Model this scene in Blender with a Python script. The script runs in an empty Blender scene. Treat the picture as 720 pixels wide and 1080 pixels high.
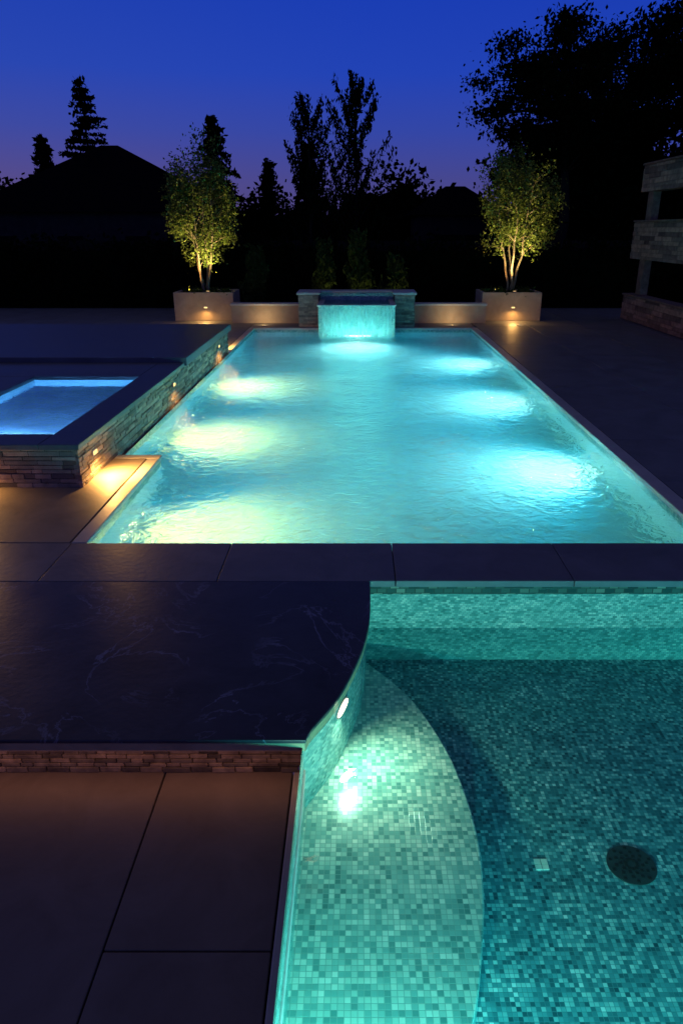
import bpy, bmesh, math, random
import numpy as np
from mathutils import Vector
random.seed(7); np.random.seed(7)
sc=bpy.context.scene
sc.view_settings.view_transform='Standard'
sc.view_settings.look='None'
sc.view_settings.exposure=0

# ------------------------------------------------------------ node helpers
def newmat(name):
    m=bpy.data.materials.new(name); m.use_nodes=True
    nt=m.node_tree; nt.nodes.clear()
    out=nt.nodes.new('ShaderNodeOutputMaterial')
    return m,nt,out
def N(nt,t,**k):
    n=nt.nodes.new(t)
    for a,b in k.items():
        if a.startswith('i_'):
            key=a[2:]
            key=int(key) if key.isdigit() else key.replace('_',' ')
            n.inputs[key].default_value=b
        else: setattr(n,a,b)
    return n
def L(nt,a,b): nt.links.new(a,b)
def ramp(nt,fac,stops,interp='LINEAR'):
    r=nt.nodes.new('ShaderNodeValToRGB'); r.color_ramp.interpolation=interp
    e=r.color_ramp.elements
    while len(e)<len(stops): e.new(0.5)
    for i,(p,c) in enumerate(stops):
        e[i].position=p; e[i].color=(c[0],c[1],c[2],1)
    if fac is not None: L(nt,fac,r.inputs[0])
    return r
def coords(nt,kind='Object'):
    return nt.nodes.new('ShaderNodeTexCoord').outputs[kind]

def stone_mat(name,c1,c2,scale=3,rough=.55,bump=.15,island=0,veins=None,spec=.5):
    m,nt,out=newmat(name); co=coords(nt)
    b=N(nt,'ShaderNodeBsdfPrincipled'); b.inputs['Specular IOR Level'].default_value=spec
    n=N(nt,'ShaderNodeTexNoise',i_Scale=scale,i_Detail=9,i_Roughness=.65,i_Distortion=.6); L(nt,co,n.inputs['Vector'])
    r=ramp(nt,n.outputs['Fac'],[(.3,c1),(.7,c2)])
    col=r.outputs[0]
    if veins:
        w=N(nt,'ShaderNodeTexNoise',i_Scale=1.1,i_Detail=7,i_Roughness=.6,i_Distortion=1.4); L(nt,co,w.inputs['Vector'])
        s=N(nt,'ShaderNodeMath',operation='SUBTRACT'); L(nt,w.outputs['Fac'],s.inputs[0]); s.inputs[1].default_value=.5
        a=N(nt,'ShaderNodeMath',operation='ABSOLUTE'); L(nt,s.outputs[0],a.inputs[0])
        vr=ramp(nt,a.outputs[0],[(0,(1,1,1)),(.012,(0,0,0))])
        n3=N(nt,'ShaderNodeTexNoise',i_Scale=1.7,i_Detail=3); L(nt,co,n3.inputs['Vector'])
        r3=ramp(nt,n3.outputs['Fac'],[(.42,(0,0,0)),(.62,(.9,.9,.9))])
        mm=N(nt,'ShaderNodeMath',operation='MULTIPLY'); L(nt,vr.outputs[0],mm.inputs[0]); L(nt,r3.outputs[0],mm.inputs[1])
        mx=N(nt,'ShaderNodeMixRGB'); L(nt,mm.outputs[0],mx.inputs[0]); L(nt,col,mx.inputs[1]); mx.inputs[2].default_value=(*veins,1); col=mx.outputs[0]
    if island:
        g=N(nt,'ShaderNodeNewGeometry')
        ir=ramp(nt,g.outputs['Random Per Island'],[(0,(1-island,)*3),(.5,(1,1,1)),(1,(1+island,1+island*.8,1+island*.6))])
        mx=N(nt,'ShaderNodeMixRGB',blend_type='MULTIPLY'); mx.inputs[0].default_value=1
        L(nt,col,mx.inputs[1]); L(nt,ir.outputs[0],mx.inputs[2]); col=mx.outputs[0]
    L(nt,col,b.inputs['Base Color'])
    n2=N(nt,'ShaderNodeTexNoise',i_Scale=scale*9,i_Detail=6); L(nt,co,n2.inputs['Vector'])
    rr=N(nt,'ShaderNodeMapRange'); L(nt,n.outputs['Fac'],rr.inputs[0]); rr.inputs[3].default_value=rough-.1; rr.inputs[4].default_value=rough+.12
    L(nt,rr.outputs[0],b.inputs['Roughness'])
    bp=N(nt,'ShaderNodeBump',i_Strength=bump,i_Distance=.02); L(nt,n2.outputs['Fac'],bp.inputs['Height']); L(nt,bp.outputs[0],b.inputs['Normal'])
    L(nt,b.outputs[0],out.inputs[0]); return m

def mosaic_mat(name,tw,th,stops,grout,rough=.22,offset=False,bump=.4):
    m,nt,out=newmat(name)
    uv=coords(nt,'UV'); b=N(nt,'ShaderNodeBsdfPrincipled')
    sx=N(nt,'ShaderNodeVectorMath',operation='MULTIPLY'); L(nt,uv,sx.inputs[0]); sx.inputs[1].default_value=(1/tw,1/th,1)
    v=sx.outputs[0]
    if offset:
        sp=N(nt,'ShaderNodeSeparateXYZ'); L(nt,v,sp.inputs[0])
        fl=N(nt,'ShaderNodeMath',operation='FLOOR'); L(nt,sp.outputs[1],fl.inputs[0])
        ml=N(nt,'ShaderNodeMath',operation='MULTIPLY'); L(nt,fl.outputs[0],ml.inputs[0]); ml.inputs[1].default_value=.37
        ad=N(nt,'ShaderNodeMath',operation='ADD'); L(nt,sp.outputs[0],ad.inputs[0]); L(nt,ml.outputs[0],ad.inputs[1])
        cb=N(nt,'ShaderNodeCombineXYZ'); L(nt,ad.outputs[0],cb.inputs[0]); L(nt,sp.outputs[1],cb.inputs[1]); v=cb.outputs[0]
    f=N(nt,'ShaderNodeVectorMath',operation='FLOOR'); L(nt,v,f.inputs[0])
    wn=N(nt,'ShaderNodeTexWhiteNoise',noise_dimensions='2D'); L(nt,f.outputs[0],wn.inputs['Vector'])
    cn=N(nt,'ShaderNodeTexNoise',i_Scale=.09,i_Detail=5,i_Roughness=.75); L(nt,f.outputs[0],cn.inputs['Vector'])
    mx=N(nt,'ShaderNodeMath',operation='MULTIPLY_ADD'); L(nt,cn.outputs['Fac'],mx.inputs[0]); mx.inputs[1].default_value=1.1; 
    hb=N(nt,'ShaderNodeMath',operation='MULTIPLY_ADD'); L(nt,wn.outputs['Value'],hb.inputs[0]); hb.inputs[1].default_value=.8; hb.inputs[2].default_value=-.46
    L(nt,hb.outputs[0],mx.inputs[2])
    r=ramp(nt,mx.outputs[0],stops)
    fr=N(nt,'ShaderNodeVectorMath',operation='FRACTION'); L(nt,v,fr.inputs[0])
    sb=N(nt,'ShaderNodeVectorMath',operation='SUBTRACT'); L(nt,fr.outputs[0],sb.inputs[0]); sb.inputs[1].default_value=(.5,.5,.5)
    ab=N(nt,'ShaderNodeVectorMath',operation='ABSOLUTE'); L(nt,sb.outputs[0],ab.inputs[0])
    s2=N(nt,'ShaderNodeSeparateXYZ'); L(nt,ab.outputs[0],s2.inputs[0])
    mm=N(nt,'ShaderNodeMath',operation='MAXIMUM'); L(nt,s2.outputs[0],mm.inputs[0]); L(nt,s2.outputs[1],mm.inputs[1])
    gr=ramp(nt,mm.outputs[0],[(.43,(0,0,0)),(.46,(1,1,1))])
    mc=N(nt,'ShaderNodeMixRGB'); L(nt,gr.outputs[0],mc.inputs[0]); L(nt,r.outputs[0],mc.inputs[1]); mc.inputs[2].default_value=(*grout,1)
    L(nt,mc.outputs[0],b.inputs['Base Color']); b.inputs['Roughness'].default_value=rough
    bp=N(nt,'ShaderNodeBump',i_Strength=bump,i_Distance=.003,invert=True); L(nt,gr.outputs[0],bp.inputs['Height']); L(nt,bp.outputs[0],b.inputs['Normal'])
    L(nt,b.outputs[0],out.inputs[0]); return m

def glass_water(name,scale,strength,volume=None,tint=(1,1,1),dist=.03):
    m,nt,out=newmat(name); co=coords(nt)
    g=N(nt,'ShaderNodeBsdfGlass',i_IOR=1.33,i_Roughness=0.0); g.inputs['Color'].default_value=(*tint,1)
    n=N(nt,'ShaderNodeTexNoise',i_Scale=scale,i_Detail=3,i_Roughness=.5,i_Distortion=1.8); L(nt,co,n.inputs['Vector'])
    n2=N(nt,'ShaderNodeTexNoise',i_Scale=scale*.3,i_Detail=2,i_Distortion=.5); L(nt,co,n2.inputs['Vector'])
    a=N(nt,'ShaderNodeMath',operation='MULTIPLY_ADD'); L(nt,n2.outputs['Fac'],a.inputs[0]); a.inputs[1].default_value=1.5; L(nt,n.outputs['Fac'],a.inputs[2])
    bp=N(nt,'ShaderNodeBump',i_Strength=strength,i_Distance=dist); L(nt,a.outputs[0],bp.inputs['Height']); L(nt,bp.outputs[0],g.inputs['Normal'])
    L(nt,g.outputs[0],out.inputs[0])
    if volume:
        (ac,ad,sd)=volume
        va=N(nt,'ShaderNodeVolumeAbsorption',i_Density=ad); va.inputs['Color'].default_value=(*ac,1)
        if sd>0:
            vs=N(nt,'ShaderNodeVolumeScatter',i_Density=sd,i_Anisotropy=.35); vs.inputs['Color'].default_value=(.8,1,1,1)
            ad2=N(nt,'ShaderNodeAddShader'); L(nt,va.outputs[0],ad2.inputs[0]); L(nt,vs.outputs[0],ad2.inputs[1]); L(nt,ad2.outputs[0],out.inputs['Volume'])
        else: L(nt,va.outputs[0],out.inputs['Volume'])
    return m
def clear_water(name,scale,strength,tint):
    m,nt,out=newmat(name); co=coords(nt)
    n=N(nt,'ShaderNodeTexNoise',i_Scale=scale,i_Detail=3,i_Distortion=1.0); L(nt,co,n.inputs['Vector'])
    bp=N(nt,'ShaderNodeBump',i_Strength=strength,i_Distance=.02); L(nt,n.outputs['Fac'],bp.inputs['Height'])
    t=N(nt,'ShaderNodeBsdfTransparent'); t.inputs[0].default_value=(*tint,1)
    g=N(nt,'ShaderNodeBsdfGlossy',i_Roughness=.02); L(nt,bp.outputs[0],g.inputs['Normal'])
    # Schlick reflectance, same from above and below the surface
    ge=N(nt,'ShaderNodeNewGeometry')
    dt=N(nt,'ShaderNodeVectorMath',operation='DOT_PRODUCT'); L(nt,ge.outputs['Incoming'],dt.inputs[0]); L(nt,bp.outputs[0],dt.inputs[1])
    ab=N(nt,'ShaderNodeMath',operation='ABSOLUTE'); L(nt,dt.outputs['Value'],ab.inputs[0])
    om=N(nt,'ShaderNodeMath',operation='SUBTRACT',use_clamp=True); om.inputs[0].default_value=1; L(nt,ab.outputs[0],om.inputs[1])
    pw=N(nt,'ShaderNodeMath',operation='POWER'); L(nt,om.outputs[0],pw.inputs[0]); pw.inputs[1].default_value=5
    f=N(nt,'ShaderNodeMath',operation='MULTIPLY_ADD'); L(nt,pw.outputs[0],f.inputs[0]); f.inputs[1].default_value=.98; f.inputs[2].default_value=.02
    mx=N(nt,'ShaderNodeMixShader'); L(nt,f.outputs[0],mx.inputs[0]); L(nt,t.outputs[0],mx.inputs[1]); L(nt,g.outputs[0],mx.inputs[2])
    L(nt,mx.outputs[0],out.inputs[0]); return m
def emis(name,c,s):
    m,nt,out=newmat(name); e=N(nt,'ShaderNodeEmission',i_Strength=s); e.inputs[0].default_value=(*c,1)
    L(nt,e.outputs[0],out.inputs[0]); return m
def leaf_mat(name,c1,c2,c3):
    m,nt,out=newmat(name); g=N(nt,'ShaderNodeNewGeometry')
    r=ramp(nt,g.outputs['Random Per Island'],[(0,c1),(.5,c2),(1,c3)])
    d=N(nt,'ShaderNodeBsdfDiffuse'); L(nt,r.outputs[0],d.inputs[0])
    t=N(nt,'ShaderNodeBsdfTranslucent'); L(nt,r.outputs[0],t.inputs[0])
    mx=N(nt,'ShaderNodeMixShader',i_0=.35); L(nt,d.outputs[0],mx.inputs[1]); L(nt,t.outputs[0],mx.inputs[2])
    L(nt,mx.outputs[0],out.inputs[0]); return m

# ------------------------------------------------------------ mesh helpers
def empty(name):
    o=bpy.data.objects.new(name,None); sc.collection.objects.link(o); return o
def mk(name,verts,faces,mat=None,parent=None,uvfn=None,bevel=0,smooth=False):
    me=bpy.data.meshes.new(name); me.from_pydata([tuple(v) for v in verts],[],faces); me.update()
    o=bpy.data.objects.new(name,me); sc.collection.objects.link(o)
    if mat: 
        for mm in (mat if isinstance(mat,list) else [mat]): me.materials.append(mm)
    if uvfn!='none':
        uvl=me.uv_layers.new(name='UVMap')
        if uvfn is None:
            for p in me.polygons:
                n=p.normal
                for li in p.loop_indices:
                    c=me.vertices[me.loops[li].vertex_index].co
                    if abs(n.z)>.6: uv=(c.x,c.y)
                    elif abs(n.x)>abs(n.y): uv=(c.y,c.z)
                    else: uv=(c.x,c.z)
                    uvl.data[li].uv=uv
        else:
            for li,uv in enumerate(uvfn): uvl.data[li].uv=uv
    if parent: o.parent=parent
    if bevel:
        b=o.modifiers.new('b','BEVEL'); b.width=bevel; b.segments=2; b.limit_method='ANGLE'
    if smooth:
        for p in me.polygons: p.use_smooth=True
    return o
class MB:
    def __init__(s): s.v=[]; s.f=[]
    def box(s,x0,x1,y0,y1,z0,z1):
        i=len(s.v)
        s.v+=[(x0,y0,z0),(x1,y0,z0),(x1,y1,z0),(x0,y1,z0),(x0,y0,z1),(x1,y0,z1),(x1,y1,z1),(x0,y1,z1)]
        s.f+=[(i,i+3,i+2,i+1),(i+4,i+5,i+6,i+7),(i,i+1,i+5,i+4),(i+1,i+2,i+6,i+5),(i+2,i+3,i+7,i+6),(i+3,i,i+4,i+7)]
    def limb(s,p0,p1,r0,r1,n=6):
        p0=Vector(p0);p1=Vector(p1); d=(p1-p0)
        if d.length<1e-5: return
        d.normalize(); a=d.orthogonal().normalized(); b=d.cross(a); i=len(s.v)
        for p,r in((p0,r0),(p1,r1)):
            for k in range(n):
                t=2*math.pi*k/n; s.v.append(tuple(p+a*math.cos(t)*r+b*math.sin(t)*r))
        for k in range(n): s.f.append((i+k,i+(k+1)%n,i+n+(k+1)%n,i+n+k))
    def obj(s,name,mat,parent=None,**k): return mk(name,s.v,s.f,mat,parent,**k)
def box(name,x0,x1,y0,y1,z0,z1,mat,parent=None,bevel=.008):
    m=MB(); m.box(x0,x1,y0,y1,z0,z1); return m.obj(name,mat,parent,bevel=bevel)
def prism(name,pts,z0,z1,mat,parent=None,bevel=0):
    n=len(pts); v=[(x,y,z0) for x,y in pts]+[(x,y,z1) for x,y in pts]
    f=[tuple(range(n-1,-1,-1)),tuple(range(n,2*n))]
    uv=[(v[i][0],v[i][1]) for i in f[0]]+[(v[i][0],v[i][1]) for i in f[1]]
    s=0
    for i in range(n):
        j=(i+1)%n; d=math.dist(pts[i],pts[j]); f.append((i,j,n+j,n+i)); uv+=[(s,z0),(s+d,z0),(s+d,z1),(s,z1)]; s+=d
    return mk(name,v,f,mat,parent,uvfn=uv,bevel=bevel)
def sheet(name,pts,z,mat,parent=None):
    return mk(name,[(x,y,z) for x,y in pts],[tuple(range(len(pts)))],mat,parent)
def walls(name,pts,z0,z1,mat,parent=None,smooth=False):
    n=len(pts); v=[(x,y,z0) for x,y in pts]+[(x,y,z1) for x,y in pts]; f=[];uv=[];s=0
    for i in range(n):
        j=(i+1)%n; d=math.dist(pts[i],pts[j]); f.append((j,i,n+i,n+j)); uv+=[(s+d,z0),(s,z0),(s,z1),(s+d,z1)]; s+=d
    return mk(name,v,f,mat,parent,uvfn=uv,smooth=smooth)
def stones(name,origin,ud,length,z0,z1,nd,mat,parent,rh=.045,lmin=.1,lmax=.34,proud=.02,gap=.004):
    m=MB(); ud=Vector(ud);nd=Vector(nd);o=Vector(origin); z=z0
    while z<z1-.01:
        h=min(rh*random.uniform(.75,1.25),z1-z)
        if z1-(z+h)<.015: h=z1-z
        u=-random.uniform(0,lmax*.5)
        while u<length:
            l=random.uniform(lmin,lmax); a=max(u,0);b=min(u+l-gap,length)
            if b-a>.01:
                p=random.uniform(.2,1)*proud; i=len(m.v)
                for zz in(z,z+h-gap):
                    for (uu,nn) in((a,-.05),(b,-.05),(b,p),(a,p)):
                        q=o+ud*uu+nd*nn; m.v.append((q.x,q.y,zz))
                m.f+=[(i,i+3,i+2,i+1),(i+4,i+5,i+6,i+7),(i,i+1,i+5,i+4),(i+1,i+2,i+6,i+5),(i+2,i+3,i+7,i+6),(i+3,i,i+4,i+7)]
            u+=l
        z+=h
    ob=m.obj(name,mat,parent)
    bm=bmesh.new(); bm.from_mesh(ob.data); bmesh.ops.recalc_face_normals(bm,faces=bm.faces); bm.to_mesh(ob.data); bm.free()
    b=ob.modifiers.new('b','BEVEL'); b.width=.003; b.segments=1
    return ob
def catmull(P,k=6):
    out=[]; n=len(P)
    for i in range(n-1):
        p0=P[max(i-1,0)];p1=P[i];p2=P[i+1];p3=P[min(i+2,n-1)]
        for j in range(k):
            t=j/k
            out.append(tuple(.5*((2*p1[a])+(-p0[a]+p2[a])*t+(2*p0[a]-5*p1[a]+4*p2[a]-p3[a])*t*t+(-p0[a]+3*p1[a]-3*p2[a]+p3[a])*t**3) for a in(0,1)))
    out.append(tuple(P[-1])); return out
def lamp(name,kind,loc,d,energy,color,parent,size=.1,angle=120,blend=1,sy=None):
    ld=bpy.data.lights.new(name,kind); ld.energy=energy; ld.color=color
    if kind=='SPOT': ld.spot_size=math.radians(angle); ld.spot_blend=blend; ld.shadow_soft_size=size
    elif kind=='AREA':
        ld.size=size
        if sy: ld.shape='RECTANGLE'; ld.size_y=sy
    else: ld.shadow_soft_size=size
    o=bpy.data.objects.new(name,ld); sc.collection.objects.link(o); o.location=loc
    o.rotation_euler=Vector(d).to_track_quat('-Z','Y').to_euler()
    if parent: o.parent=parent
    return o
def disc(name,loc,nd,r,mat,parent,depth=.02,n=24,sx=1):
    nd=Vector(nd).normalized(); a=Vector((0,0,1)); 
    if abs(nd.z)>.9: a=Vector((0,1,0))
    b=nd.cross(a).normalized(); a=b.cross(nd); c=Vector(loc); v=[];f=[]
    for t in(0,1):
        for k in range(n):
            th=2*math.pi*k/n; v.append(tuple(c+nd*depth*t+b*math.cos(th)*r*sx+a*math.sin(th)*r))
    f=[tuple(range(n)),tuple(range(2*n-1,n-1,-1))]+[(k,n+k,n+(k+1)%n,(k+1)%n) for k in range(n)]
    return mk(name,v,f,mat,parent)

# ------------------------------------------------------------ materials
slate=stone_mat('blue_grey_slate',(.11,.116,.130),(.19,.198,.22),2.2,.5,.12)
slate_v=stone_mat('veined_slate',(.022,.023,.030),(.055,.058,.072),2.5,.34,.06,veins=(.24,.25,.32))
paver=stone_mat('paver_stone',(.15,.115,.10),(.22,.175,.155),3,.6,.12)
paver_l=stone_mat('lit_tan_paver',(.22,.18,.14),(.32,.26,.20),3,.6,.12)  # lighter tan for the spa corner, amber light put partly into the colour
paver_d=stone_mat('paver_joint',(.006,.006,.006),(.012,.012,.012),5,.9,.1)
coping=stone_mat('coping_stone',(.42,.42,.38),(.56,.55,.50),4,.5,.1)
ledge=stone_mat('ledge_stone',(.16,.13,.10),(.36,.30,.24),7,.7,.35,island=.6)
conc=stone_mat('planter_concrete',(.28,.22,.16),(.40,.32,.24),3,.75,.12)
screenm=stone_mat('split_stone',(.13,.085,.06),(.32,.22,.16),6,.85,.5,island=.6,spec=.2)
plaster=stone_mat('pool_plaster',(.40,.56,.61),(.58,.72,.76),7,.6,.1)  # mottling contrast raised to stand in for caustic ripples
soil=stone_mat('soil',(.02,.015,.01),(.05,.035,.02),20,.95,.6)
grass=stone_mat('lawn',(.006,.010,.004),(.016,.024,.009),8,.95,.5,spec=.1)
bark=stone_mat('bark',(.14,.10,.06),(.26,.19,.13),12,.85,.6)
barkd=stone_mat('dark_bark',(.015,.012,.010),(.03,.024,.02),12,.9,.5,spec=.1)
fencem=stone_mat('fence_wood',(.015,.012,.01),(.03,.024,.02),10,.85,.3,spec=.1)
roofm=stone_mat('roof_shingle',(.004,.004,.005),(.008,.008,.010),10,.95,.3,spec=.0)
housem=stone_mat('house_wall',(.02,.02,.02),(.04,.038,.035),4,.9,.1,spec=.1)
metal=stone_mat('brushed_metal',(.2,.2,.2),(.3,.3,.3),8,.35,.05)
drainm=stone_mat('drain_cover',(.02,.035,.035),(.04,.06,.06),8,.5,.1)
tile_floor=mosaic_mat('basin_mosaic',.021,.021,[(0,(.010,.08,.10)),(.35,(.04,.21,.24)),(.65,(.12,.38,.40)),(.88,(.38,.62,.60)),(1,(.78,.88,.84))],(.08,.23,.25))
tile_bench=mosaic_mat('bench_mosaic',.027,.027,[(0,(.10,.28,.26)),(.35,(.28,.52,.47)),(.7,(.60,.75,.64)),(1,(.92,.92,.8))],(.32,.48,.42))
tile_wall=mosaic_mat('wall_mosaic',.03,.015,[(0,(.06,.22,.19)),(.4,(.16,.40,.35)),(.8,(.38,.58,.50)),(1,(.7,.75,.62))],(.14,.28,.25),offset=True)
tile_band=mosaic_mat('waterline_tile',.07,.035,[(0,(.015,.04,.04)),(.4,(.03,.09,.08)),(.75,(.09,.15,.12)),(1,(.3,.33,.25))],(.05,.07,.06),offset=True)
tile_pool=mosaic_mat('pool_waterline_mosaic',.04,.03,[(0,(.10,.28,.27)),(.5,(.25,.45,.42)),(1,(.5,.62,.55))],(.2,.3,.28))
pool_water=glass_water('pool_water',6.5,.9,volume=((.0,.88,.99),.25,.022),dist=.045)
spa_water=glass_water('spa_water',7,.3)
basin_water=clear_water('basin_water',5,.22,(.82,1,1))

# ------------------------------------------------------------ world
w=bpy.data.worlds.new('World'); sc.world=w; w.use_nodes=True; nt=w.node_tree; nt.nodes.clear()
out=N(nt,'ShaderNodeOutputWorld'); bg=N(nt,'ShaderNodeBackground',i_Strength=1.0)
co=coords(nt,'Generated'); sp=N(nt,'ShaderNodeSeparateXYZ'); L(nt,co,sp.inputs[0])
r=ramp(nt,sp.outputs[2],[(0,(.080,.060,.20)),(.05,(.066,.064,.26)),(.11,(.034,.062,.38)),(.17,(.016,.056,.46)),(.25,(.010,.046,.45)),(.45,(.026,.032,.11)),(1,(.036,.040,.070))])
mp=N(nt,'ShaderNodeMapRange',i_1=-.9,i_2=.6); L(nt,sp.outputs[0],mp.inputs[0])
mz=ramp(nt,mp.outputs[0],[(0,(1.9,1.25,.9)),(.6,(1,1,1)),(1,(.92,.95,1.0))])
mx=N(nt,'ShaderNodeMixRGB',blend_type='MULTIPLY'); mx.inputs[0].default_value=1
L(nt,r.outputs[0],mx.inputs[1]); L(nt,mz.outputs[0],mx.inputs[2]); L(nt,mx.outputs[0],bg.inputs[0]); L(nt,bg.outputs[0],out.inputs[0])

# ------------------------------------------------------------ ground
G=[(-400,-60),(400,-60),(400,600),(-400,600)]; I=[(-11.5,-4),(11.5,-4),(11.5,24),(-11.5,24)]
gv=[(x,y,-.03) for x,y in G+I]
mk('ground',gv,[(0,1,5,4),(1,2,6,5),(2,3,7,6),(3,0,4,7)],grass)

# ------------------------------------------------------------ deck pavers
deck=empty('pool_deck')
m=MB()
def pave(x0,x1,y0,y1,z,nx,ny,mb):
    g=.004
    dx=(x1-x0)/nx; dy=(y1-y0)/ny
    for j in range(ny):
        for i in range(nx):
            mb.box(x0+i*dx+g,x0+(i+1)*dx-g,y0+j*dy+g,y0+(j+1)*dy-g,z-.05,z)
xs=[-1.03+1.307*k for k in range(-8,9)]
for a,b in zip(xs[:-1],xs[1:]): m.box(a+.003,b-.003,4.715,5.40,-.05,0)
pave(3.10,11.5,5.408,24,0,6,12,m)
pave(-11.5,-2.81,7.748,24,0,6,10,m)
pave(-2.80,3.06,19.18,24,0,4,3,m)
m.obj('pavers',slate,deck,bevel=.005)
mt=MB(); pave(-11.3,-3.55,5.408,7.74,0,6,2,mt); mt.obj('step_pavers',paver,deck,bevel=.005)
mt=MB(); pave(-3.55,-2.36,5.408,7.74,0,1,1,mt); mt.obj('corner_paver',paver_l,deck,bevel=.005)
c=MB()
c.box(2.93,3.096,5.408,19.05,-.05,.0); c.box(-2.35,-2.22,5.408,7.74,-.05,0); c.box(-2.78,-2.22,7.748,7.875,-.05,0)
c.box(-2.80,-2.67,15.5,19.05,-.05,0); c.box(-2.80,3.096,19.056,19.175,-.05,0)
c.obj('coping',coping,deck,bevel=.01)
s=MB(); s.box(-11.5,-2.8,4.8,24,-.09,-.052); s.box(3.05,11.5,4.8,24,-.09,-.052); s.box(-2.79,3.04,19.12,24,-.09,-.053)
s.box(-2.79,-2.3,5.35,7.8,-.09,-.053); s.box(-2.79,3.04,4.76,5.33,-.09,-.053)
s.obj('bedding',paver_d,deck,bevel=0)
# lower terrace
low=empty('lower_terrace')
m2=MB(); z=-.24; g=.004
cols=[-1.0-1.45*k for k in range(0,5)]
m2.box(-1.0+g,-.34,2.0+g,3.05,z-.05,z); m2.box(-1.0+g,-.34,.35,2.0-g,z-.05,z); m2.box(-1.0+g,-.34,-1.5,.35-2*g,z-.05,z)
for k in range(4):
    a=cols[k+1]+g;b=cols[k]-g
    for y0,y1 in((-3,-.9),(-.9,1.1),(1.1,3.05)): m2.box(a,b,y0+g,y1-g,z-.05,z)
m2.obj('pavers',paver,low,bevel=.005)
m3=MB(); m3.box(-7,-.30,-3.2,3.04,-.34,-.292); m3.obj('bedding',paver_d,low)
m4=MB(); m4.box(-.332,-.272,.3,3.02,-.29,-.238); m4.obj('edge_trim',coping,low,bevel=.006)

# ------------------------------------------------------------ main pool
pool=empty('swimming_pool')
P=[(-2.24,5.34),(2.95,5.34),(2.95,19.05),(-2.69,19.05),(-2.69,7.86),(-2.24,7.86)]
PD=-1.0
walls('tile_band',P,-.17,-.045,tile_pool,pool)
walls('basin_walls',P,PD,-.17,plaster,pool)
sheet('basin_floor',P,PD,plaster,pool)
W=[(-2.26,5.32),(2.97,5.32),(2.97,19.07),(-2.71,19.07),(-2.71,7.84),(-2.26,7.84)]
prism('water',W,PD-.05,-.10,pool_water,pool)
lensw=emis('pool_lamp_lens',(.6,1,.9),1.0)
warm=(1.0,.62,.10); cool=(.95,1.0,.62); flood=(.0,.64,.88)
def pool_lamp(i,loc,nd,col,e,ef=1.):
    disc('lamp_ring_%d'%i,Vector(loc),nd,.07,plaster,pool,depth=.02)
    disc('lamp_lens_%d'%i,Vector(loc)+Vector(nd)*.02,nd,.05,lensw,pool,depth=.012)
    p=Vector(loc)+Vector(nd)*.10
    lamp('pool_lamp_core_%d'%i,'SPOT',p,Vector(nd)+Vector((0,0,-.7)),e,col,pool,size=.02,angle=120,blend=1)
    lamp('pool_lamp_flood_%d'%i,'SPOT',p,Vector(nd)+Vector((0,0,-.12)),190*ef,flood,pool,size=.02,angle=174,blend=.8)
E=170
pool_lamp(1,(-2.24,6.75,-.45),(1,0,0),warm,E*2.7,.62)
pool_lamp(2,(-2.69,9.9,-.45),(1,0,0),warm,E*2.9,.62)
pool_lamp(3,(-2.69,13.2,-.45),(1,0,0),warm,E*2.5,.75)
pool_lamp(4,(2.95,8.5,-.45),(-1,0,0),cool,E*1.15,1.25)
pool_lamp(5,(2.95,12.0,-.45),(-1,0,0),cool,E*1.15,1.25)
pool_lamp(6,(2.95,15.4,-.45),(-1,0,0),cool,E*1.15,1.25)
pool_lamp(7,(-.02,18.42,-.30),(0,-1,0),cool,E*1.6,.8)

# ------------------------------------------------------------ raised spa
spa=empty('raised_spa')
X1=-2.74; H=.456
stones('ledge_wall',(X1,6.76,0),(0,1,0),8.7,-.13,.40,(1,0,0),ledge,spa)
stones('ledge_wall_front',(-8,6.77,0),(1,0,0),5.24,.0,.40,(0,-1,0),ledge,spa)
stones('ledge_wall_back',(-8,15.45,0),(1,0,0),5.24,.0,.40,(0,1,0),ledge,spa)
c=MB()
c.box(-8,-4.62,6.8,10.4,-.04,.398); c.box(-3.02,X1-.03,6.8,10.4,-.04,.398)
c.box(-4.62,-3.02,6.8,7.03,-.04,.398); c.box(-8,X1-.03,10.25,15.42,-.04,.397)
c.obj('core',conc,spa)
c=MB(); T0,T1=.402,H
c.box(-8,-4.55,6.70,10.15,T0,T1); c.box(-3.08,-2.69,6.70,11.28,T0,T1); c.box(-4.546,-3.084,6.70,7.10,T0,T1); c.box(-8,-3.084,10.154,11.28,T0,T1)
slate2=stone_mat('spa_slate',(.075,.076,.086),(.14,.14,.155),2.2,.45,.12)
c.obj('coping',slate2,spa,bevel=.008)
box('platform_slab',-8,-2.66,11.30,15.53,.402,.53,slate2,spa,bevel=.01)
S=[(-4.58,7.06),(-3.05,7.06),(-3.05,10.19),(-4.58,10.19)]
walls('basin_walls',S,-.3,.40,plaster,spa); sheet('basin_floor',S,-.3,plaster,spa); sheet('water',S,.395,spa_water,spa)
lamp('spa_lamp','SPOT',(-3.8,7.25,.10),(0,1,-.3),620,(.10,.42,1),spa,size=.04,angle=170)
disc('spa_lamp_lens',(-3.8,7.065,.05),(0,1,0),.09,emis('spa_lens',(.5,.75,1),8),spa)
disc('specular_glint',(-3.75,8.6,-.298),(0,0,1),.035,emis('glint_glow',(.8,.9,1),14),spa,depth=.02)  # glowing disc added on the spa floor as a white specular glint
warml=emis('step_light_lens',(1,.62,.22),2.0)
amber=(1,.50,.13)
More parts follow.
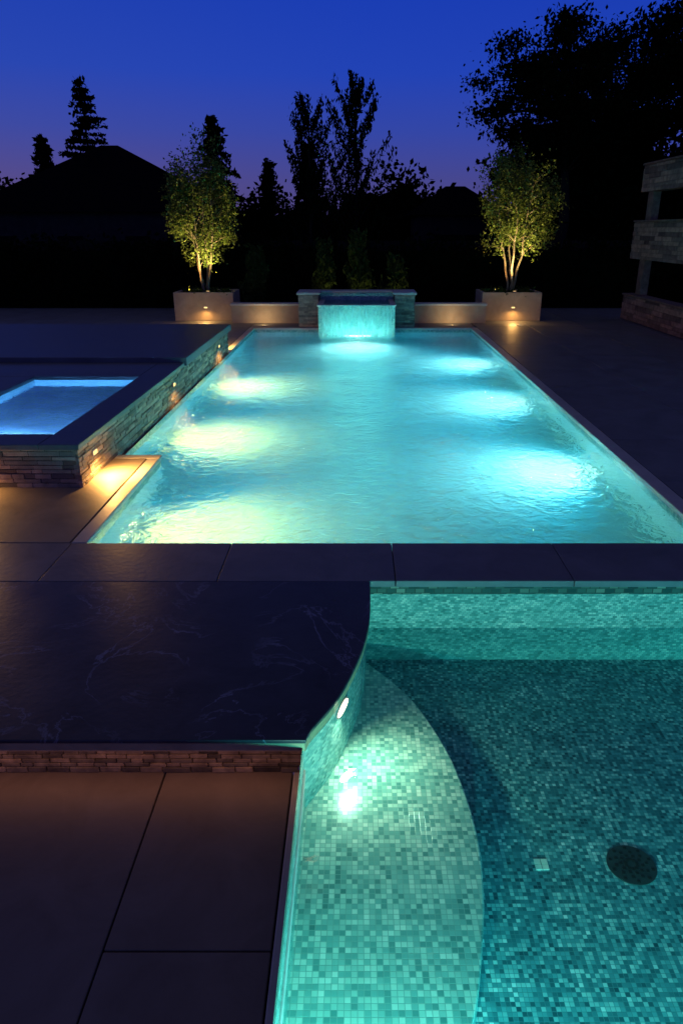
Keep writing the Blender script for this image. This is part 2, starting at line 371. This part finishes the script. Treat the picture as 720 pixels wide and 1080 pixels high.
def steplight(par,i,loc,nd,e,size=.05,w=.05,h=.018,down=-.8,angle=150):
    loc=Vector(loc);nd=Vector(nd)
    t=Vector((0,0,1)).cross(nd).normalized()
    def bx(nm,ww,hh,d0,d1,mat):
        v=[]
        for dd in(d0,d1):
            for a,b in((-1,-1),(1,-1),(1,1),(-1,1)): v.append(tuple(loc+nd*dd+t*ww*a+Vector((0,0,hh*b))))
        mk(nm,v,[(3,2,1,0),(4,5,6,7),(0,1,5,4),(1,2,6,5),(2,3,7,6),(3,0,4,7)],mat,par)
    bx('step_light_frame_%d'%i,w+.012,h+.012,0,.012,metal); bx('step_light_lens_%d'%i,w,h,.012,.018,warml)
    lamp('step_light_%d'%i,'SPOT',loc+nd*.12,nd*.5+Vector((0,0,down)),e,amber,par,size=.03,angle=angle)
steplight(spa,1,(X1+.022,7.15,.25),(1,0,0),120,angle=178)
steplight(spa,2,(X1+.022,10.6,.25),(1,0,0),30,angle=178)
steplight(spa,3,(X1+.022,14.3,.25),(1,0,0),50,angle=178)
steplight(spa,4,(-3.9,6.75,.25),(0,-1,0),60,angle=178)
lamp('coping_light','SPOT',(-2.95,15.65,.35),(.5,.6,-.8),80,amber,spa,size=.03,angle=150)

# ------------------------------------------------------------ foreground ledge + lower spa
curve=catmull([(.062,4.73),(.060,4.4),(.045,4.1),(-.012,3.744),(-.130,3.33),(-.28,3.02)],7)
led=empty('stone_ledge')
top=[(-7,2.955),(-.262,2.955)]+[(x+.028,y-.01) for x,y in reversed(curve[:-1])]
top[-1]=(.09,4.708); top+=[(-7,4.708)]
prism('slab',top,-.022,.0,slate_v,led,bevel=.005)
prism('slab_edge',[(x*1.0-.004 if x>-6 else x,y+(.004 if y<4.6 else -.004)) for x,y in top],-.072,-.0225,stone_mat('sawn_slab_edge',(.30,.22,.13),(.45,.34,.2),6,.6,.2),led)
stones('mosaic_riser',(-7,3.0,0),(1,0,0),6.715,-.238,-.076,(0,-1,0),stone_mat('riser_strip',(.06,.045,.035),(.30,.24,.17),9,.6,.3,island=.7),led,rh=.032,lmin=.06,lmax=.16,proud=.008)
lamp('ledge_lamp','AREA',(-1.6,2.90,-.058),(0,-.1,-1),1.0,(1,.42,.18),led,size=2.8,sy=.02)
bas=empty('lower_spa')
B=[(-.28,.4),(4,.4),(4,4.73)]+curve
wl=-.40; fl=-.68; bt=-.50
walls('tile_band',B,-.115,-.05,tile_band,bas)
walls('basin_walls',B,fl,-.115,tile_wall,bas)
sheet('basin_floor',B,fl,tile_floor,bas)
sheet('water',B,wl,basin_water,bas)
bo=catmull([(.045,4.44),(.25,4.16),(.40,3.88),(.548,3.41),(.612,2.90),(.592,2.5),(.53,2.17),(.45,1.89),(.25,1.45),(0,1.15),(-.30,1.0)],6)
bench=[( -.30,3.03),(-.15,3.34),(-.03,3.75),(.03,4.1)]
prism('curved_bench',list(reversed(bench+bo)),fl,bt,tile_bench,bas,bevel=.008)
disc('main_drain',(1.42,2.81,fl),(0,0,1),.125,drainm,bas,depth=.006,n=32)
dm=MB()
for a in range(10):
    for rr_ in(.03,.055,.08,.105):
        t=a*math.pi/5+rr_*9; x=1.42+rr_*math.cos(t); y=2.81+rr_*math.sin(t); dm.box(x-.008,x+.008,y-.008,y+.008,fl+.0062,fl+.008)
dm.obj('drain_slots',paver_d,bas)
tm=MB()
for a,b in((0,0),(.036,0),(0,.036),(.036,.036)): tm.box(.92+a,.952+a,2.78+b,2.812+b,fl,fl+.004)
tm.obj('marker_tiles',stone_mat('pale_tile',(.6,.7,.6),(.7,.8,.7),4,.3,.05),bas)
lensg=emis('oblong_lens',(1,.88,.55),4)
def oblong(i,y,z,e,wd=.085,hh=.028,tilt=(0,-.6,-.45)):
    k=min(range(len(curve)-1),key=lambda q:abs(curve[q][1]-y)); a=Vector((*curve[k],0)); b=Vector((*curve[k+1],0))
    t=(b-a).normalized(); n=Vector((-t.y,t.x,0)); 
    if n.x<0: n=-n
    p=Vector((a.x,a.y,z))
    disc('light_ring_%d'%i,p-n*.01,n,hh+.012,metal,bas,depth=.016,sx=(wd+.012)/(hh+.012)); disc('light_lens_%d'%i,p+n*.006,n,hh,lensg,bas,depth=.006,sx=wd/hh)
    l=lamp('wall_light_%d'%i,'AREA',p+n*.035,n+Vector(tilt),e,(.80,1,.70),bas,size=.14,sy=.05)
    l.data.shape='ELLIPSE'
oblong(1,3.47,-.165,6.5)
teal=(.03,.74,.78)
tl_=emis('teal_lens',(.4,1,.9),3)
def basin_fill(i,loc,nd,e,col=teal,sz=.04):  # out-of-view lamps added to light basin and bench, some above the water
    disc('added_basin_lens_%d'%i,loc,nd,.05,tl_,bas,depth=.01); lamp('added_basin_lamp_%d'%i,'SPOT',Vector(loc)+Vector(nd)*.08,Vector(nd)+Vector((0,0,-.05)),e,col,bas,size=sz,angle=172,blend=.7)
basin_fill(1,(2.6,.4,-.45),(0,1,0),95)
basin_fill(2,(4,2.6,-.45),(-1,0,0),35)
basin_fill(3,(.35,.4,-.13),(0.2,1,0),290,(.04,.78,.82))
basin_fill(4,(4,3.2,-.20),(-1,0,0),45)
basin_fill(5,(-.05,.4,-.13),(-0.03,1,0),180,(.42,1,.77))

# ------------------------------------------------------------ far wall / water feature
wf=empty('waterfall_feature')
box('spill_basin',-.98,.93,18.42,19.95,-.6,.60,tile_pool,wf,bevel=.01)
c=MB(); c.box(-1.0,.95,18.34,18.50,.602,.64); c.box(-1.0,-.86,18.504,19.9,.602,.64); c.box(.81,.95,18.504,19.9,.602,.64); c.obj('spill_lip',coping,wf,bevel=.006)
mk('trough_water',[(-.86,18.5,.625),(.81,18.5,.625),(.81,19.9,.625),(-.86,19.9,.625)],[(0,1,2,3)],clear_water('trough_water',8,.3,(.5,.7,.7)),wf)
for i,(a,b) in enumerate(((-1.53,-1.01),(.96,1.48))):
    stones('pillar_stone_%d'%i,(a,19.32,0),(1,0,0),b-a,0,.80,(0,-1,0),ledge,wf,rh=.05)
    box('pillar_core_%d'%i,a+.01,b-.01,19.34,20.3,0,.80,conc,wf)
    box('pillar_cap_%d'%i,a-.04,b+.04,19.27,20.34,.803,.86,coping,wf)
box('back_wall',-1.0,.95,19.98,20.3,0,.80,tile_pool,wf); box('back_cap',-.965,.915,19.94,20.34,.803,.858,coping,wf)
sv=[];sf=[]; nx=40;nz=12
for j in range(nz+1):
    t=j/nz
    for i in range(nx+1):
        x=-.9+1.75*i/nx; zz=.645-.75*t; yy=18.33-.10*math.sqrt(t)+.012*math.sin(i*1.7+j*.4)*t+.006*math.sin(i*3.9)
        sv.append((x,yy,zz))
for j in range(nz):
    for i in range(nx): a=j*(nx+1)+i; sf.append((a,a+1,a+nx+2,a+nx+1))
mm_,nt,out=newmat('falling_water')
tr=N(nt,'ShaderNodeBsdfTransparent'); tr.inputs[0].default_value=(.8,1,1,1); df=N(nt,'ShaderNodeBsdfTranslucent'); df.inputs[0].default_value=(.7,.9,.9,1)
d2=N(nt,'ShaderNodeBsdfPrincipled',i_Roughness=.15); d2.inputs['Base Color'].default_value=(.35,.7,.7,1)
a1=N(nt,'ShaderNodeMixShader',i_0=.5); L(nt,df.outputs[0],a1.inputs[1]); L(nt,d2.outputs[0],a1.inputs[2])
co=coords(nt); mpn=N(nt,'ShaderNodeMapping'); mpn.inputs['Scale'].default_value=(14,14,2.5); L(nt,co,mpn.inputs[0]); nn=N(nt,'ShaderNodeTexNoise',i_Scale=1.5,i_Detail=6); L(nt,mpn.outputs[0],nn.inputs[0])
rr2=ramp(nt,nn.outputs['Fac'],[(.35,(.1,.1,.1)),(.7,(.7,.7,.7))]); a2=N(nt,'ShaderNodeMixShader'); L(nt,rr2.outputs[0],a2.inputs[0]); L(nt,tr.outputs[0],a2.inputs[1]); L(nt,a1.outputs[0],a2.inputs[2]); L(nt,a2.outputs[0],out.inputs[0])
mk('water_sheet',sv,sf,mm_,wf,smooth=True)
lamp('added_sheet_light','AREA',(0,18.0,-.07),(0,.5,1),11,(.30,1,.92),wf,size=1.7,sy=.1)  # area light without fixture, added above the water to brighten the falling sheet
disc('spill_light_bar',(-.02,18.415,-.16),(0,-1,0),.04,emis('bar_lens',(.8,1,.85),8),wf,depth=.01,sx=9)

sw=empty('seat_wall')
box('wall_left',-3.40,-1.58,20.05,20.35,0,.46,conc,sw); box('cap_left',-3.41,-1.575,20.0,20.40,.463,.52,coping,sw)
box('wall_right',1.53,3.46,20.05,20.35,0,.46,conc,sw); box('cap_right',1.525,3.47,20.0,20.40,.463,.52,coping,sw)
for i,x in enumerate((-4.24,-2.5,2.5,4.24)):  # ground lights added to brighten planter fronts and seat wall
    disc('added_deck_light_%d'%i,(x,19.55,.001),(0,0,1),.04,metal,sw,depth=.012); disc('added_deck_light_lens_%d'%i,(x,19.55,.0135),(0,0,1),.028,warml,sw,depth=.002)
    lamp('added_deck_lamp_%d'%i,'SPOT',(x,19.55,.06),(0,1,.25),12,(1,.66,.30),sw,size=.03,angle=160)

# ------------------------------------------------------------ foliage builders
def leafquads(centers,sig,per,size,elong=1.7,up=0):
    C=np.repeat(np.array(centers),per,axis=0); n=len(C)
    C=C+np.random.normal(size=(n,3))*np.array(sig)
    a=np.random.normal(size=(n,3)); a[:,2]+=up; a/=np.linalg.norm(a,axis=1)[:,None]
    b=np.random.normal(size=(n,3)); b-= (b*a).sum(1)[:,None]*a; b/=np.linalg.norm(b,axis=1)[:,None]
    s=size*np.random.uniform(.6,1.3,(n,1))
    v=np.stack([C-a*s*elong*.5,C+b*s*.5,C+a*s*elong*.5,C-b*s*.5],1).reshape(-1,3)
    return v
def leafobj(name,V,mat,parent):
    n=len(V)//4; me=bpy.data.meshes.new(name)
    me.vertices.add(len(V)); me.vertices.foreach_set('co',V.astype(np.float32).ravel())
    me.loops.add(4*n); me.loops.foreach_set('vertex_index',np.arange(4*n,dtype=np.int32))
    me.polygons.add(n); me.polygons.foreach_set('loop_start',np.arange(0,4*n,4,dtype=np.int32)); me.polygons.foreach_set('loop_total',np.full(n,4,dtype=np.int32))
    me.update(calc_edges=True); me.validate(); me.materials.append(mat)
    o=bpy.data.objects.new(name,me); sc.collection.objects.link(o); o.parent=parent; return o
lv_lit=leaf_mat('ornamental_leaves',(.05,.075,.015),(.10,.13,.03),(.18,.20,.06))
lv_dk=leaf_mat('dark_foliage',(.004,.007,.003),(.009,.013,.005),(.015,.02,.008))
lv_md=leaf_mat('shrub_leaves',(.03,.05,.012),(.05,.08,.02),(.08,.11,.03))

def broad_tree(name,base,height,cz,rad,stems=4,ntw=90,per=55,sig=(.13,.13,.16),leaf=.05,r0=.045,lm=None,bm_=None,shape=None,trunk_z=.9,lean=0):
    T=empty(name); mb=MB(); base=Vector(base); nodes=[]
    for s_ in range(stems):
        a=2*math.pi*s_/stems+random.uniform(-.4,.4)
        p=base+Vector((math.cos(a)*.06,math.sin(a)*.06,0))*(0 if stems==1 else 1)
        tgt=Vector((base.x+lean+math.cos(a)*rad[0]*.4*(stems>1),base.y+math.sin(a)*rad[1]*.4*(stems>1),base.z+height*random.uniform(.78,.95)))
        n=9; prev=p
        for k in range(1,n+1):
            t=k/n; q=p.lerp(tgt,t); q.x+=math.sin(t*4+s_)*.05*rad[0]+random.uniform(-.03,.03)*rad[0]; q.y+=random.uniform(-.03,.03)*rad[0]
            ra=r0*(1-t)**.8+r0*.12; rb=r0*(1-(k-1)/n)**.8+r0*.12
            mb.limb(prev,q,rb,ra,8); nodes.append((q.copy(),ra)); prev=q
    cen=[]
    tries=0
    while len(cen)<ntw and tries<20000:
        tries+=1
        d=Vector([random.gauss(0,1) for _ in range(3)]).normalized()*random.uniform(.25,1)**.6
        q=Vector((base.x+lean+d.x*rad[0],base.y+d.y*rad[1],cz+d.z*rad[2]))
        if shape and not shape((q.z-cz)/rad[2],math.hypot(d.x,d.y)): continue
        cen.append(q)
    for q in cen:
        c_=[x for x in nodes if x[0].z<q.z+.05] or nodes
        nb,rn=min(c_,key=lambda x:(x[0]-q).length+max(0,.3-(q.z-x[0].z))*.6)
        mid=nb.lerp(q,.5)+Vector((0,0,(q-nb).length*.08)); rr_=min(rn*.6,r0*.25)
        mb.limb(nb,mid,rr_,rr_*.7,5); mb.limb(mid,q,rr_*.7,rr_*.25,5)
    mb.obj('trunk_and_branches',bm_ or bark,T,smooth=True)
    leafobj('foliage',leafquads([tuple(q) for q in cen],sig,per,leaf),lm or lv_lit,T)
    return T
def conifer(name,base,height,R,lev=26,per=10,droop=.25,leaf=.16,gap=.15,low=.1):
    T=empty(name); mb=MB(); x,y,z0=base
    mb.limb((x,y,z0),(x,y,z0+height*.6),height*.018,height*.009); mb.limb((x,y,z0+height*.6),(x,y,z0+height),height*.009,.01)
    cen=[]
    for l in range(lev):
        t=low+(1-low)*(l/lev); zc=z0+height*t; Lr=R*(1-t)**.85+.08
        for k in range(per):
            if random.random()<gap: continue
            a=random.uniform(0,2*math.pi); ll=Lr*random.uniform(.55,1.15); n=max(3,int(ll/.18))
            e=Vector((x+math.cos(a)*ll,y+math.sin(a)*ll,zc-ll*droop)); s0=Vector((x,y,zc)); mb.limb(s0,e,.02+ll*.008,.006,4)
            for q in range(1,n+1):
                t2=q/n; p=s0.lerp(e,t2); p.z+=.06*math.sin(t2*3); cen.append(tuple(p))
    cen.append((x,y,z0+height-.05))
    mb.obj('trunk_and_branches',barkd,T)
    leafobj('needles',leafquads(cen,(.09,.09,.05),7,leaf,2.2),lv_dk,T); return T
def upswept(name,base,height,R,nb=34,leaf=.11,lm=None,start=.12,per=9):
    T=empty(name); mb=MB(); x,y,z0=base; mb.limb((x,y,z0),(x,y,z0+height*.95),.06,.015); cen=[]
    for k in range(nb):
        t=start+(.9-start)*k/nb; a=random.uniform(0,2*math.pi); l=R*random.uniform(.6,1.1)*(1-.75*t)*1.3
        s0=Vector((x,y,z0+height*t)); e=s0+Vector((math.cos(a)*l,math.sin(a)*l,l*random.uniform(1.3,2.0)))
        if e.z>z0+height: e.z=z0+height*random.uniform(.9,1)
        mid=s0.lerp(e,.5)+Vector((math.cos(a)*l*.12,math.sin(a)*l*.12,0)); mb.limb(s0,mid,.02,.014,4); mb.limb(mid,e,.014,.005,4)
        for q in range(2,12): 
            tt=q/11; p=s0.lerp(mid,tt*2) if tt<.5 else mid.lerp(e,tt*2-1); cen.append(tuple(p))
    for q in range(8): cen.append((x,y,z0+height*(.85+.15*q/8)))
    mb.obj('trunk_and_branches',barkd,T); leafobj('foliage',leafquads(cen,(.045,.045,.10),per,leaf,2.6,up=1.5),lm or lv_dk,T); return T

# ------------------------------------------------------------ planters with trees
def planter(xc,yc,name,k):
    T=empty(name); wdt=.82; h=.76; y0=yc-.6;y1=yc+.6
    c=MB(); c.box(xc-wdt,xc+wdt,y0,y0+.09,0,h); c.box(xc-wdt,xc+wdt,y1-.09,y1,0,h); c.box(xc-wdt,xc-wdt+.09,y0+.092,y1-.092,0,h); c.box(xc+wdt-.09,xc+wdt,y0+.092,y1-.092,0,h)
    c.obj('walls',conc,T,bevel=.012); box('soil',xc-wdt+.08,xc+wdt-.08,y0+.08,y1-.08,.3,h-.07,soil,T,bevel=0)
    cs=[(xc+random.uniform(-.7,.7),yc+random.uniform(-.5,.5),h-.02) for _ in range(60)]
    leafobj('groundcover',leafquads(cs,(.08,.08,.05),12,.05),lv_md,T)
    disc('uplight_body',(xc+.1,yc-.42,h-.08),(0,.25,1),.05,metal,T,depth=.09)
    disc('uplight_lens',(xc+.1,yc-.395,h+.012),(0,.25,1),.04,warml,T,depth=.004)
    lamp('uplight','SPOT',(xc+.15,yc-.55,h+.06),(-.05,.20,1),720,(1,.80,.30),T,size=.04,angle=78,blend=.9)
    lamp('uplight_side','SPOT',(xc-.45,yc-.35,h+.04),(.25,.2,1),80,(1,.55,.15),T,size=.04,angle=100,blend=.8)
    steplight(T,1,(xc+.05,y0,.36),(0,-1,0),34,w=.045,h=.016,angle=178)
planter(-4.24,21.2,'concrete_planter',0); planter(4.24,21.2,'concrete_planter',1)
broad_tree('ornamental_tree',(-4.28,21.2,.66),3.6,3.02,(1.0,.9,1.66),stems=4,ntw=135,per=78,r0=.032,sig=(.11,.11,.15),leaf=.047,
    shape=lambda z,r: r< (1.02-.58*max(0,z)-.25*max(0,-z-.5)) and z>-.85)
broad_tree('ornamental_tree',(4.28,21.2,.66),3.4,2.96,(1.22,1.05,1.42),stems=4,ntw=135,per=74,r0=.032,sig=(.11,.11,.15),leaf=.047,
    shape=lambda z,r: r< (1.02-.35*max(0,z)-.45*max(0,-z)) and z>-.88)

# ------------------------------------------------------------ background vegetation
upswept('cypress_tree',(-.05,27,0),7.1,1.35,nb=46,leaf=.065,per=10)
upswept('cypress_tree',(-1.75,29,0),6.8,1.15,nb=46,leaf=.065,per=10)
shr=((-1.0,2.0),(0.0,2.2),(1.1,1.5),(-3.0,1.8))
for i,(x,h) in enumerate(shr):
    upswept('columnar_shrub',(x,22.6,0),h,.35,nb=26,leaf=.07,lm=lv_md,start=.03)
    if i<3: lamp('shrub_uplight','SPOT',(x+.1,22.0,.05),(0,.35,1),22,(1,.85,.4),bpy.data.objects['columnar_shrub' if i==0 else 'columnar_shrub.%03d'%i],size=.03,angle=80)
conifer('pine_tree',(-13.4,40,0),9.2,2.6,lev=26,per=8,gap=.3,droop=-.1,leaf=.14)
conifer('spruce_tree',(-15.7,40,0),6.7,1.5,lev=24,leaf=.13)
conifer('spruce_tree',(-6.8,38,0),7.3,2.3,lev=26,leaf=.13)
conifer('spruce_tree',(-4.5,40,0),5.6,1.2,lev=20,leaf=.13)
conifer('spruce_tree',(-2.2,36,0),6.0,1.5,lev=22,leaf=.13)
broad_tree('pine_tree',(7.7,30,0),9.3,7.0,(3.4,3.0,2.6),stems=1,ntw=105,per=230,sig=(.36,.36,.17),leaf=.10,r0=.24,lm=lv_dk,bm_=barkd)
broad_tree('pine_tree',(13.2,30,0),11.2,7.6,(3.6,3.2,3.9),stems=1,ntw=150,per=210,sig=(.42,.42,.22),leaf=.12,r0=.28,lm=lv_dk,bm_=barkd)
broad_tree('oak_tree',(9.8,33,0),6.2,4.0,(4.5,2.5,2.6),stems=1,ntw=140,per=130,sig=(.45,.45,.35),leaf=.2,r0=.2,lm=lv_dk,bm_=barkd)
tl=empty('tree_line'); cen=[]; cv=[];cf=[]
xs_=np.arange(-60,60.1,.6)
def th(x): return 3.9+.8*math.sin(x*.31+1)+.5*math.sin(x*.83)+.35*math.sin(x*2.1+2)
for i,x in enumerate(xs_):
    h=th(x)
    for q in range(15): cen.append((x+random.uniform(-.5,.5),44+random.uniform(-1.2,1.2),random.uniform(.3,1)*h*random.uniform(.85,1.08)))
    cv+=[(x,44.5,0),(x,44.5,h*.86)]
    if i: cf.append((2*i-2,2*i,2*i+1,2*i-1))
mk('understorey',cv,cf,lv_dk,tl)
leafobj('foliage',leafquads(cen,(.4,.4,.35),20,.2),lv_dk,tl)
hg=empty('hedge'); cen=[]
for i in range(900): cen.append((random.uniform(-13,13),random.uniform(24.6,25.6),random.uniform(.1,1.9)))
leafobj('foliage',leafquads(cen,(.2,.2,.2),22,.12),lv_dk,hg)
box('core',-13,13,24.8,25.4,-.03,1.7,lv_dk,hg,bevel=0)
fn=MB()
for k in range(220):
    x=-26+k*.24; fn.box(x,x+.225,26.5,26.53,-.03,2.0+random.uniform(-.01,.01))
fn.box(-26,26.8,26.54,26.6,.4,.5); fn.box(-26,26.8,26.54,26.6,1.6,1.7)
fn.obj('wooden_fence',fencem)

# ------------------------------------------------------------ houses
def house(name,x0,x1,y0,y1,ze,zr,hip=.95):
    T=empty(name); box('walls',x0+.4,x1-.4,y0+.4,y1-.4,-.03,ze-.002,housem,T,bevel=0)
    ym=(y0+y1)/2; i=(x1-x0)/2*hip
    mk('roof',[(x0,y0,ze),(x1,y0,ze),(x1,y1,ze),(x0,y1,ze),(x0+i,ym,zr),(x1-i,ym,zr)],[(0,3,2,1),(0,1,5,4),(1,2,5),(2,3,4,5),(3,0,4)],roofm,T)
    for k in range(3):
        xx=x0+1.3+k*(x1-x0-2.6)/3; box('window_%d'%k,xx,xx+1,y0+.36,y0+.39,.9,2.1,roofm,T,bevel=0)
house('neighbour_house',-16.2,-5.4,31,39,3.0,5.75,.93)
house('neighbour_house',-27,-17.5,38,44,3.2,5.0,.6)
house('neighbour_house',2.5,7.5,38,43,3.0,4.4,.8)

# ------------------------------------------------------------ screen wall on the right
scr=empty('stone_screen_wall')
def slab(nm,x,z0,z1,y0,y1,th_=.35):
    box(nm+'_core',x+.03,x+th_,y0,y1,z0,z1-.02,screenm,scr)
    stones(nm+'_stone',(x+.02,y0,0),(0,1,0),y1-y0,z0,z1-.05,(-1,0,0),screenm,scr,rh=.11,lmin=.35,lmax=1.1,proud=.03,gap=.008)
    stones(nm+'_end',(x,y1-.02,0),(1,0,0),th_,z0,z1-.05,(0,1,0),screenm,scr,rh=.11,lmin=.3,lmax=.5,proud=.02,gap=.008)
    box(nm+'_cap',x-.03,x+th_+.02,y0-.02,y1+.03,z1-.045,z1,screenm,scr)
slab('top_beam',7.62,3.30,4.0,10.5,21.2); slab('middle_beam',7.55,1.62,2.6,10.5,21.2); slab('base_beam',7.50,.02,.70,10.5,21.2)
for i,y in enumerate((12.0,16.2,20.4)):
    box('post_%d'%i,7.66,7.86,y,y+.35,.702,1.618,screenm,scr); box('post_up_%d'%i,7.66,7.86,y,y+.35,2.602,3.298,screenm,scr)

# ------------------------------------------------------------ camera
cd=bpy.data.cameras.new('camera'); cam=bpy.data.objects.new('camera',cd); sc.collection.objects.link(cam); sc.camera=cam
cd.sensor_fit='VERTICAL'; cd.sensor_height=36; cd.lens=25.33; cd.shift_x=-17/1080; cd.clip_end=2000; cd.clip_start=.05
cam.location=(0,0,2.4); cam.rotation_euler=(math.radians(68.5),0,0)
